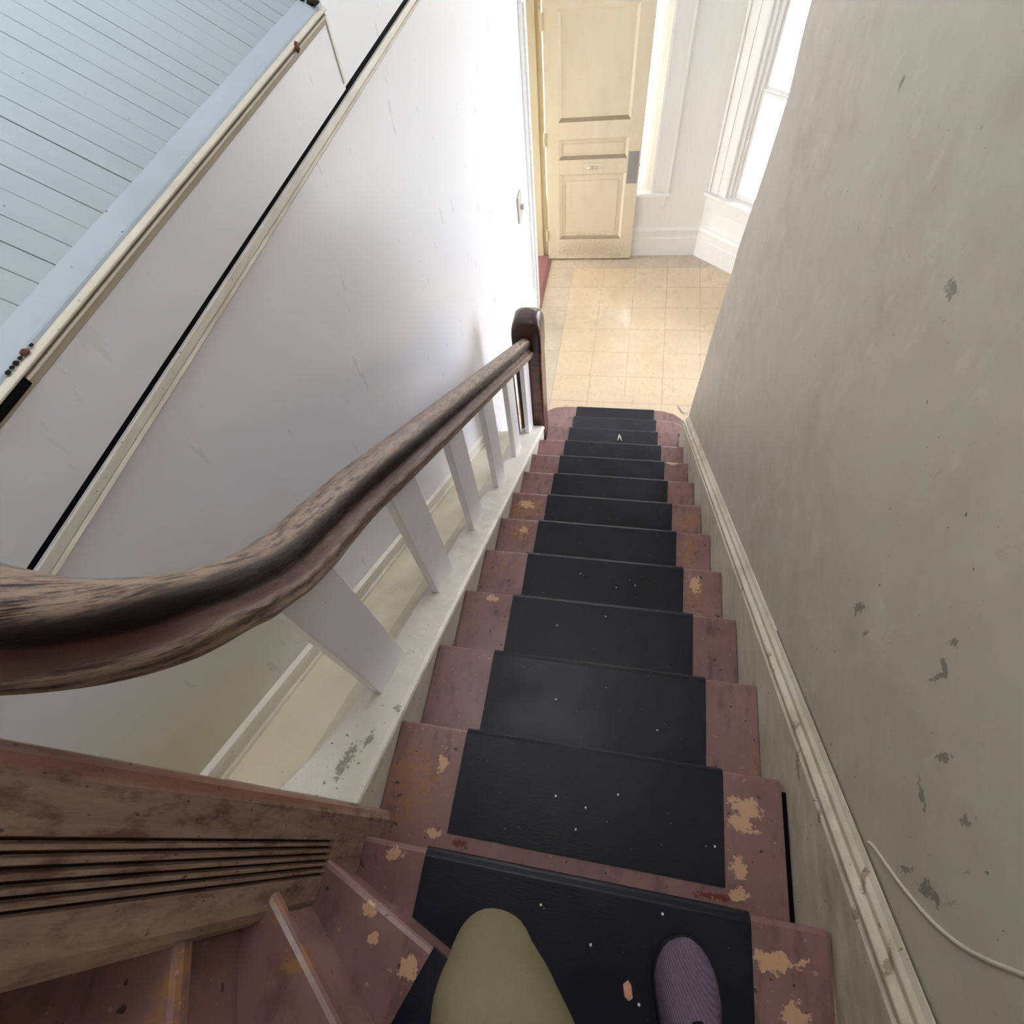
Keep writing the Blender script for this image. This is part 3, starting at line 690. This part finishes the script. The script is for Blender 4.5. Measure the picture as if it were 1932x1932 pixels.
poly_sweep(bm, [(XW - .0, -.16), (XW, -.115), (XL - .22, -.085), (XL - .15, -.03), (XL - .14, -.06)], [.062, 1.0, 2.0, 2.97], zcap)
sp = obj('filler_panel', bm, 'cream_lower_paint', st); sp['label'] = 'cream panel filling the space between slats and wall'
box('stringer_end', 'cream_lower_paint', XL - .06, XL + .014, .004, .062, 2.18, 2.462, st, .004)
# end board under the filler panel at the foot
bm = bmesh.new(); prism_bm(bm, [(XW, 0), (XL - .15, 0), (XL - .15, zcap(2.95) - .09), (XW, zcap(2.95) - .16)], 1, 2.95, 2.97); obj('end_board', bm, 'cream_lower_paint', st)

# skirting on the right wall
bm = bmesh.new()
sk = [(.03, -.30), (-.001, -.30), (-.001, .118), (.004, .126), (.004, .136), (-.002, .144), (-.002, .152), (.006, .160), (.012, .160), (.012, .176), (.020, .186), (.026, .200), (.03, .202)]
slope_prism(bm, [(x, d - .0) for x, d in sk], -.45, 2.99, zn)
struct(obj('baseboard_right', bm, 'skirting_paint', bevel=.002), 'chipped white moulded skirting climbing the right wall', 'baseboard')
box('skirting_winder', 'skirting_paint', .0, .03, -1.1, -.45, 2.5, 3.0).name = 'baseboard_winder'
bb = bpy.data.objects['baseboard_winder']; struct(bb, 'white skirting beside the winders', 'baseboard')

bm = bmesh.new(); slope_prism(bm, [(XR - .0035, .199), (XR - .0005, .199), (XR - .0005, .206), (XR - .0025, .205)], -.45, .75, zn)
obj('joint_grime', bm, 'mould_grime', bpy.data.objects['baseboard_right'])
bm = bmesh.new(); slope_prism(bm, [(XW + .0005, -.105), (XW + .013, -.105), (XW + .013, -.1005), (XW + .0005, -.1005)], .06, 2.9, zt)
obj('joint_grime', bm, 'mould_grime', bpy.data.objects['trim_4'])
# ------------------------------------------------------------------ fluted corner post
cp = thing('corner_post', 'worn brown fluted wooden post at the turn of the stairs', 'post', (-1.09, -.04, 2.4))
PZ0, PZ1 = 2.15, 3.72
XF = -1.0
fl_y = [-.0115, -.0225, -.0345, -.0460, -.0575, -.0690]
prof = [(-1.19, .062), (XF - .022, .062), (XF - .008, .055), (XF, .040)]
for y in fl_y:
    w = .0036
    prof += [(XF, y + w), (XF - .007, y + w * .6), (XF - .009, y), (XF - .007, y - w * .6), (XF, y - w)]
prof += [(XF, -.112), (XF - .006, -.126), (XF - .02, -.137), (-1.19, -.137)]
FZ = 2.585
bm = bmesh.new(); prism_bm(bm, prof, 2, FZ, PZ1 - .08); obj('fluted_shaft', bm, 'worn_post_wood', cp)
flat = [(-1.19, .062), (XF - .022, .062), (XF - .008, .055), (XF, .040), (XF, -.112), (XF - .006, -.126), (XF - .02, -.137), (-1.19, -.137)]
bm = bmesh.new(); prism_bm(bm, flat, 2, PZ0, FZ); obj('plinth', bm, 'worn_post_wood', cp)
for y in fl_y:
    bm = bmesh.new(); prism_bm(bm, [(XF - .0088, y + .0016), (XF - .0078, y + .0018), (XF - .0078, y - .0018), (XF - .0088, y - .0016)], 2, FZ, PZ1 - .08); obj('flute', bm, 'flute_dark_wood', cp)
bm = bmesh.new(); prism_bm(bm, [(x * 1.0 + (.012 if x > -1.05 else -.012), y + (.012 if y > 0 else -.012)) for x, y in ((-1.19, .062), (XF, .062), (XF, -.137), (-1.19, -.137))], 2, PZ1 - .08, PZ1); obj('post_cap', bm, 'worn_post_wood', cp, bevel=.015)

# upper flight: outer stringer panel closing the well behind the post
up = [(-1.19, 2.35), (-1.19, 3.45), (-2.6, 4.31), (-2.6, 3.2)]
bm = bmesh.new(); prism_bm(bm, up, 1, -.137, -.10)
obj('upper_stringer', bm, 'cream_lower_paint', st)

# ------------------------------------------------------------------ balustrade: newel, rail, slats
bl = thing('balustrade', 'dark wooden handrail and newel with white slats', 'balustrade', (-1.14, 1.5, .5))
def newel():
    n = None
    bm = bmesh.new()
    x0, x1, y0, y1 = -1.232, -1.040, 2.935, 3.125
    cx, cy = (x0 + x1) / 2, (y0 + y1) / 2; h = (x1 - x0) / 2
    levels = [(.0, 1.0), (1.18, .985), (1.24, .975), (1.29, 1.0), (1.34, 1.03), (1.47, 1.03), (1.515, .99), (1.545, .90), (1.565, .74), (1.575, .5)]
    rings = []
    for z, s in levels:
        c = .018 + (.03 if z > 1.5 else 0) * (z - 1.5) / .08
        hh = h * s; r = []
        for sx, sy in ((1, 1), (-1, 1), (-1, -1), (1, -1)):
            a0 = {(1, 1): 0, (-1, 1): 90, (-1, -1): 180, (1, -1): 270}[(sx, sy)]
            for k in range(4):
                a = math.radians(a0 + 30 * k); r.append(bm.verts.new((cx + sx * (hh - c) + c * math.cos(a), cy + sy * (hh - c) + c * math.sin(a), z)))
        rings.append(r)
    for A, B in zip(rings, rings[1:]):
        for i in range(16): bm.faces.new((A[i], A[(i + 1) % 16], B[(i + 1) % 16], B[i]))
    bm.faces.new(rings[0][::-1]); bm.faces.new(rings[-1])
    o = obj('newel_post', bm, 'dark_newel_wood', bl, True)
    md = o.modifiers.new('ws', 'WEIGHTED_NORMAL'); 
    return o
newel()
# handrail: swept moulded section
RC = [(-1.146, 3.02, 1.335), (-1.146, 2.94, 1.384), (-1.146, 2.2, 1.834), (-1.146, 1.5, 2.26), (-1.146, 1.0, 2.564), (-1.146, 0.75, 2.717), (-1.124, 0.589, 2.826), (-1.085, 0.449, 2.939), (-1.039, 0.337, 3.058), (-0.998, 0.252, 3.177), (-0.99, 0.189, 3.288), (-1.036, 0.142, 3.388), (-1.146, 0.112, 3.498), (-1.316, 0.102, 3.618), (-1.586, 0.102, 3.788)]
def catmull(c, n):
    c = [Vector(p) for p in c]; c = [2 * c[0] - c[1]] + c + [2 * c[-1] - c[-2]]; out = []
    for i in range(1, len(c) - 2):
        p0, p1, p2, p3 = c[i - 1:i + 3]
        m = max(3, n if (p2 - p1).length < .4 else n)
        for k in range(m):
            t = k / m; out.append(.5 * ((2 * p1) + (-p0 + p2) * t + (2 * p0 - 5 * p1 + 4 * p2 - p3) * t * t + (-p0 + 3 * p1 - 3 * p2 + p3) * t ** 3))
    out.append(c[-2]); return out
def rail_profile():
    # (n, z, v): +n is the stair side; closed loop starting bottom middle on the stair side
    half = [(0.0, -.076), (.040, -.076), (.050, -.070), (.054, -.060), (.050, -.052), (.055, -.044), (.056, -.034), (.050, -.026), (.040, -.020), (.034, -.012), (.033, -.004), (.036, .006)]
    half += [(.043 * math.cos(a), .030 + .042 * math.sin(a)) for a in [math.radians(x) for x in (-28, -8, 12, 32, 52, 72, 90)]]
    full = half + [(-n, z) for n, z in half[-2:0:-1]]
    return full
def handrail():
    pts = catmull(RC, 10); pr = rail_profile(); n = len(pr)
    bm = bmesh.new(); uvl = bm.loops.layers.uv.new('UVMap')
    # v coordinate: arc length round the profile, 0 at bottom middle
    L = [0.0]
    for i in range(n): L.append(L[-1] + math.dist(pr[i], pr[(i + 1) % n]))
    tot = L[-1]; apex = L[len(pr) // 2] / tot
    vv = []
    for x in L:
        f = x / tot; vv.append(f / apex * .60 if f <= apex else .60 + (f - apex) / (1 - apex) * .60)
    rows = []; dist = 0.0; us = []
    for i, p in enumerate(pts):
        t = (pts[min(i + 1, len(pts) - 1)] - pts[max(i - 1, 0)]).normalized()
        nn = Vector((-t.y, t.x, 0)).normalized()
        up = Vector((0, 0, 1))
        if i: dist += (p - pts[i - 1]).length
        us.append(dist)
        rows.append([bm.verts.new(p + nn * a + up * b) for a, b in pr])
    for i in range(len(rows) - 1):
        for k in range(n):
            f = bm.faces.new((rows[i][k], rows[i][(k + 1) % n], rows[i + 1][(k + 1) % n], rows[i + 1][k])); f.smooth = True
            for lp, (u, v) in zip(f.loops, ((us[i], vv[k]), (us[i], vv[k + 1]), (us[i + 1], vv[k + 1]), (us[i + 1], vv[k]))): lp[uvl].uv = (u, v)
    bm.faces.new(rows[0][::-1]); bm.faces.new(rows[-1])
    return obj('handrail', bm, 'worn_rail_wood', bl, False)
hr = handrail()
for p in hr.data.polygons: p.use_smooth = True
def rail_z(y): return 1.383 + .6085 * (2.94 - y) - .070
for k in range(6):
    yr = .53 + .475 * k; yl = yr - .165; x0, x1 = -1.155, -1.125
    bm = bmesh.new()
    prism_bm(bm, [(yl, zcap(yl) - .006), (yr, zcap(yr) - .006), (yr, rail_z(yr)), (yl, rail_z(yl))], 0, x0, x1)
    obj('slat', bm, 'baluster_paint', bl, bevel=.002)

# narrow dark upright strip behind the last slat
tag(box('wood_strip', 'dark_newel_wood', -1.24, -1.215, 2.80, 2.83, .67, 1.40), 'thin dark wooden strip standing behind the last white slat', 'wood strip')

# ------------------------------------------------------------------ rubber tread mats
def mat_straight(k):
    yf, z = k * RUN, (13 - k) * RISE; t = .006
    yb = yf - RUN + (.036 if k == 1 else -.026)
    bm = bmesh.new(); r = .020
    outer = [(yb, z + t), (yf - .014, z + t)] + [(yf - .016 + (r + .002) * math.cos(math.radians(a)), z - .014 + r * math.sin(math.radians(a))) for a in (75, 50, 25, 0, -25)] + [(yf + .004, z - .036)]
    inner = [(yf - .0005, z - .036), (yf + .0005, z - .014), (yf - .004, z - .003), (yf - .014, z + .0006), (yb, z + .0006)]
    jl, jr = random.uniform(-.004, .004), random.uniform(-.004, .004)
    prism_bm(bm, outer + inner, 0, -.850 + jl, -.157 + jr)
    return bm
names = ['top', 'second', 'third', 'fourth', 'fifth', 'sixth', 'seventh', 'eighth', 'ninth', 'tenth', 'eleventh', 'twelfth', 'thirteenth']
labs = {0: 'black rubber tread mat under the purple shoe', 1: 'black rubber tread mat just below the one with the shoe, bare strip behind it', 10: 'black rubber tread mat with the bent white twig on it',
        11: 'black rubber tread mat on the second rounded bottom step', 12: 'black rubber tread mat on the lowest rounded step'}
for k in range(13):
    if k == 0:
        z = 2.405; t = .006
        bm = bmesh.new()
        # cut off at the back along the foot of the winder riser
        p2, q2, d2 = nline(1); yat = lambda x: p2[1] + (x - p2[0]) * d2[1] / d2[0] - .026
        xs = [-.850, -.157]; r = .020
        prof = [(None, z + t), (-.014, z + t)] + [(-.016 + (r + .002) * math.cos(math.radians(a)), z - .014 + r * math.sin(math.radians(a))) for a in (75, 50, 25, 0, -25)] + [(.004, z - .036), (-.0005, z - .036), (.0005, z - .014), (-.004, z - .003), (-.014, z + .0006), (None, z + .0006)]
        A, B = [[bm.verts.new((x, yat(x) if y is None else y, zz)) for y, zz in prof] for x in xs]
        bm.faces.new(A); bm.faces.new(B[::-1])
        for i in range(len(prof)): bm.faces.new((A[i], B[i], B[(i + 1) % len(prof)], A[(i + 1) % len(prof)]))
    else: bm = mat_straight(k)
    o = obj('tread_mat', bm, 'black_rubber', None)
    tag(o, labs.get(k, 'black rubber tread mat on the %s stair below the shoe' % names[k - 1]), 'mat', 'rubber mats down the stairs')
# mat on the first winder
p1, q1, d1_ = nline(1); p2, q2, d2_ = nline(2)
P = lambda s, o: (-.757 + d1_[0] * s + d1_[1] * o, -.1445 + d1_[1] * s - d1_[0] * o)
bm = bmesh.new(); prism_bm(bm, [P(0, -.006), P(.62, -.006), P(.62, .32), P(0, .138)], 2, 2.5906, 2.596)
tag(obj('tread_mat', bm, 'black_rubber', bevel=.002), 'black rubber mat corner on the first winder above the shoe', 'mat', 'rubber mats down the stairs')

# ------------------------------------------------------------------ small things
bm = bmesh.new(); prism_bm(bm, [(-.402, -.162), (-.393, -.153), (-.386, -.160), (-.382, -.180), (-.390, -.186), (-.398, -.180)], 2, 2.4112, 2.4145)
tag(obj('wood_chip', bm, 'tan_wood_chip', bevel=.001), 'small tan chip lying on the black mat left of the shoe', 'chip')
bm = bmesh.new(); tube_bm(bm, [(-.463, 2.918, .5665), (-.459, 2.95, .569), (-.455, 2.974, .572), (-.449, 2.958, .570), (-.437, 2.918, .5665)], .0055, 6)
tag(obj('bent_twig', bm, 'white_flake', smooth=True), 'white forked twig on a black mat near the stair foot', 'twig')
bm = bmesh.new(); tube_bm(bm, [(.085, 3.90, .006), (.10, 3.865, .006), (.118, 3.83, .007), (.135, 3.812, .008), (.155, 3.815, .007), (.17, 3.84, .006), (.176, 3.868, .006)], .0045, 6)
tag(obj('bent_wire', bm, 'wire_grey', smooth=True), 'bent grey wire on the floor by the wall corner', 'wire')
def chunk(name, mat, c, r, label, cat, flat=.5, sx=1, sy=1, sz=1):
    bm = bmesh.new(); bmesh.ops.create_icosphere(bm, subdivisions=2, radius=r)
    for v in bm.verts:
        v.co *= random.uniform(.72, 1.12); v.co = Vector((v.co.x * sx, v.co.y * sy, v.co.z * sz)) + Vector(c)
    return tag(obj(name, bm, mat), label, cat)
chunk('paint_chip', 'red_chip', (XW + .016, 1.816, 3.214), .012, 'red brown chip stuck on the bulkhead moulding', 'chip', sx=.5, sy=1.0, sz=1.0)
chunk('debris', 'red_chip', (XW + .004, .612, 3.229), .008, 'dark crumb of debris on the bulkhead ledge at the left', 'debris', sz=.6)
for (y, r) in ((.60, .004), (.588, .005), (.578, .004), (.63, .0035), (.567, .005)):
    o = chunk('debris_crumb', 'dark_debris', (XW + .004, y, 3.228), r, 'tiny dark crumb on the bulkhead ledge at the left', 'debris', sz=.6); o['group'] = 'crumbs on the bulkhead ledge'
for (y, x, r) in ((2.03, XW - .01, .018), (2.045, XW - .03, .014), (2.02, XW - .03, .011), (2.04, XW - .06, .012), (2.05, XW - .085, .009)):
    o = chunk('dust_clump', 'dark_debris', (x, y, bulk(x) + .008), r, 'dark dust clump in the top corner of the bulkhead', 'debris', sx=1.4, sy=.7, sz=.4); o['group'] = 'dust in the bulkhead corner'
# painted-over cable on the right wall
bm = bmesh.new(); cab = [(XR + .001, .165, 2.52), (XR + .001, .156, 2.54), (XR + .001, .1, 2.609), (XR + .001, .054, 2.681), (XR + .001, .028, 2.754), (XR + .001, .018, 2.847), (XR + .001, .016, 2.95), (XR + .001, .01, 3.2)]
tube_bm(bm, catmull(cab, 6), .0042, 8)
tag(obj('cable', bm, 'right_wall_paint', smooth=True), 'painted over cable curving on the right wall', 'cable')
# white paint flakes on the mats
for (x, y, z) in ((-.58, .17, 2.2265), (-.50, .155, 2.2265), (-.52, .10, 2.2265), (-.18, .12, 2.2265), (-.42, .20, 2.2265), (-.62, .47, 2.0415), (-.30, .42, 2.0415), (-.66, .80, 1.8565), (-.48, .86, 1.8565), (-.36, 1.10, 1.6715), (-.60, 1.13, 1.6715), (-.44, 1.08, 1.6715), (-.33, -.03, 2.4115), (-.58, -.06, 2.4115), (-.47, -.11, 2.4115), (-.37, -.188, 2.4115)):
    o = chunk('paint_flake', 'white_flake', (x, y, z), .0030, 'tiny white paint flake on a black tread mat', 'flake', sz=.35); o['group'] = 'paint flakes on the tread mats'

# ------------------------------------------------------------------ the person on the stairs (legs only are near the frame)
pe = thing('person', 'person in olive trousers and purple grey shoes standing on the stairs', 'person', (-.45, -.3, 2.405))
def trousers():
    me = bpy.data.meshes.new('trousers')
    V = [(-.44, -.56, 3.42), (-.44, -.57, 3.62),
         (-.42, -.50, 3.36), (-.462, -.37, 3.26), (-.538, -.205, 3.14), (-.594, -.09, 3.03), (-.618, -.046, 2.965), (-.606, -.10, 2.88), (-.60, -.25, 2.78), (-.605, -.34, 2.70),
         (-.33, -.53, 3.34), (-.31, -.45, 3.15), (-.30, -.40, 2.97), (-.295, -.385, 2.75), (-.29, -.38, 2.56)]
    E = [(0, 1), (0, 2), (2, 3), (3, 4), (4, 5), (5, 6), (6, 7), (7, 8), (8, 9), (0, 10), (10, 11), (11, 12), (12, 13), (13, 14)]
    R = [.16, .165, .125, .118, .104, .078, .046, .070, .075, .070, .125, .105, .085, .078, .072]
    o0 = Vector((-.45, -.3, 2.405))
    me.from_pydata([(Vector(v) - o0) * S for v in V], E, [])
    o = bpy.data.objects.new('trousers', me); COL.objects.link(o); o.parent = pe
    sk = o.modifiers.new('skin', 'SKIN'); sk.use_smooth_shade = True
    for i, r in enumerate(R):
        sv = me.skin_vertices[0].data[i]; sv.radius = (r * S * .92, r * S * .92); sv.use_root = (i == 0)
    sb = o.modifiers.new('sub', 'SUBSURF'); sb.levels = 2; sb.render_levels = 3
    tx = bpy.data.textures.new('folds', 'CLOUDS'); tx.noise_scale = 0.09; tx.noise_depth = 1
    dp = o.modifiers.new('folds', 'DISPLACE'); dp.texture = tx; dp.strength = 0.014; dp.mid_level = 0.5
    me.materials.append(M['olive_cotton'])
    return o
trousers()
def shoe(tip, heel, z, name='shoe', label=None):
    """last-shaped upper on a sole, between tip and heel (plan points)"""
    tip, heel = Vector((*tip, 0)), Vector((*heel, 0)); d = (tip - heel); L = d.length; d.normalize(); w = Vector((-d.y, d.x, 0))
    # stations from heel (0) to tip (1): half widths left / right, height
    stn = [(0.0, .010, .010, .10), (.03, .030, .030, .105), (.12, .041, .041, .105), (.3, .040, .040, .10), (.5, .044, .044, .095), (.62, .051, .052, .078), (.72, .057, .056, .062), (.80, .058, .053, .054), (.87, .053, .046, .048), (.93, .043, .036, .042), (.97, .030, .024, .036), (.99, .017, .014, .030), (1.0, .006, .006, .024)]
    bm = bmesh.new(); rows = []
    K = 14
    for s, l, r, h in stn:
        row = []
        for k in range(K + 1):
            a = math.pi * k / K; c, sn = math.cos(a), math.sin(a)
            off = (l if c > 0 else r) * (abs(c) ** .8) * (1 if c > 0 else -1)
            row.append(bm.verts.new(heel + d * (s * L) + w * off * 1.06 + Vector((0, 0, z + .012 + h * 1.1 * sn ** .8))))
        rows.append(row)
    for A, B in zip(rows, rows[1:]):
        for k in range(K): bm.faces.new((A[k], A[k + 1], B[k + 1], B[k]))
    bm.faces.new([r[0] for r in rows] + [r[-1] for r in rows[::-1]]); bm.faces.new(rows[0]); bm.faces.new(rows[-1])
    sh = obj(name, bm, 'purple_grey_knit', pe, True)
    if label: sh['label'] = label
    bm = bmesh.new()
    out = [heel + d * (s * L * 1.008) + w * l * 1.12 for s, l, r, h in stn] + [heel + d * (s * L * 1.008) - w * r * 1.12 for s, l, r, h in stn[::-1]]
    prism_bm(bm, [(p.x, p.y) for p in out], 2, z, z + .020); obj('sole', bm, 'black_sole', sh, bevel=.005)
    bm = bmesh.new()                                        # dark tongue opening and laces
    c = heel + d * (.52 * L)
    for i in range(3):
        s = .60 - i * .05; p = heel + d * (s * L); hh = z + .012 + (.088 + .010 * i) * 1.1
        tube_bm(bm, [p + w * .034 + Vector((0, 0, hh - .026)), p + w * .018 + Vector((0, 0, hh + .002)), p - w * .018 + Vector((0, 0, hh + .002)), p - w * .034 + Vector((0, 0, hh - .026))], .005, 6)
    obj('laces', bm, 'black_lace', sh, True)
    bm = bmesh.new()
    tg = [heel + d * (s * L) + Vector((0, 0, z + .012 + h * 1.1 + .001)) for s, h in ((.66, .074), (.60, .084), (.52, .096), (.44, .102))]
    tube_bm(bm, tg, [.012, .022, .025, .022], 10, flat=.35); obj('tongue', bm, 'black_lace', sh, True)
    return sh
shoe((-.287, -.060), (-.272, -.395), 2.4112)
shoe((-.612, -.20), (-.605, -.535), 2.5968)
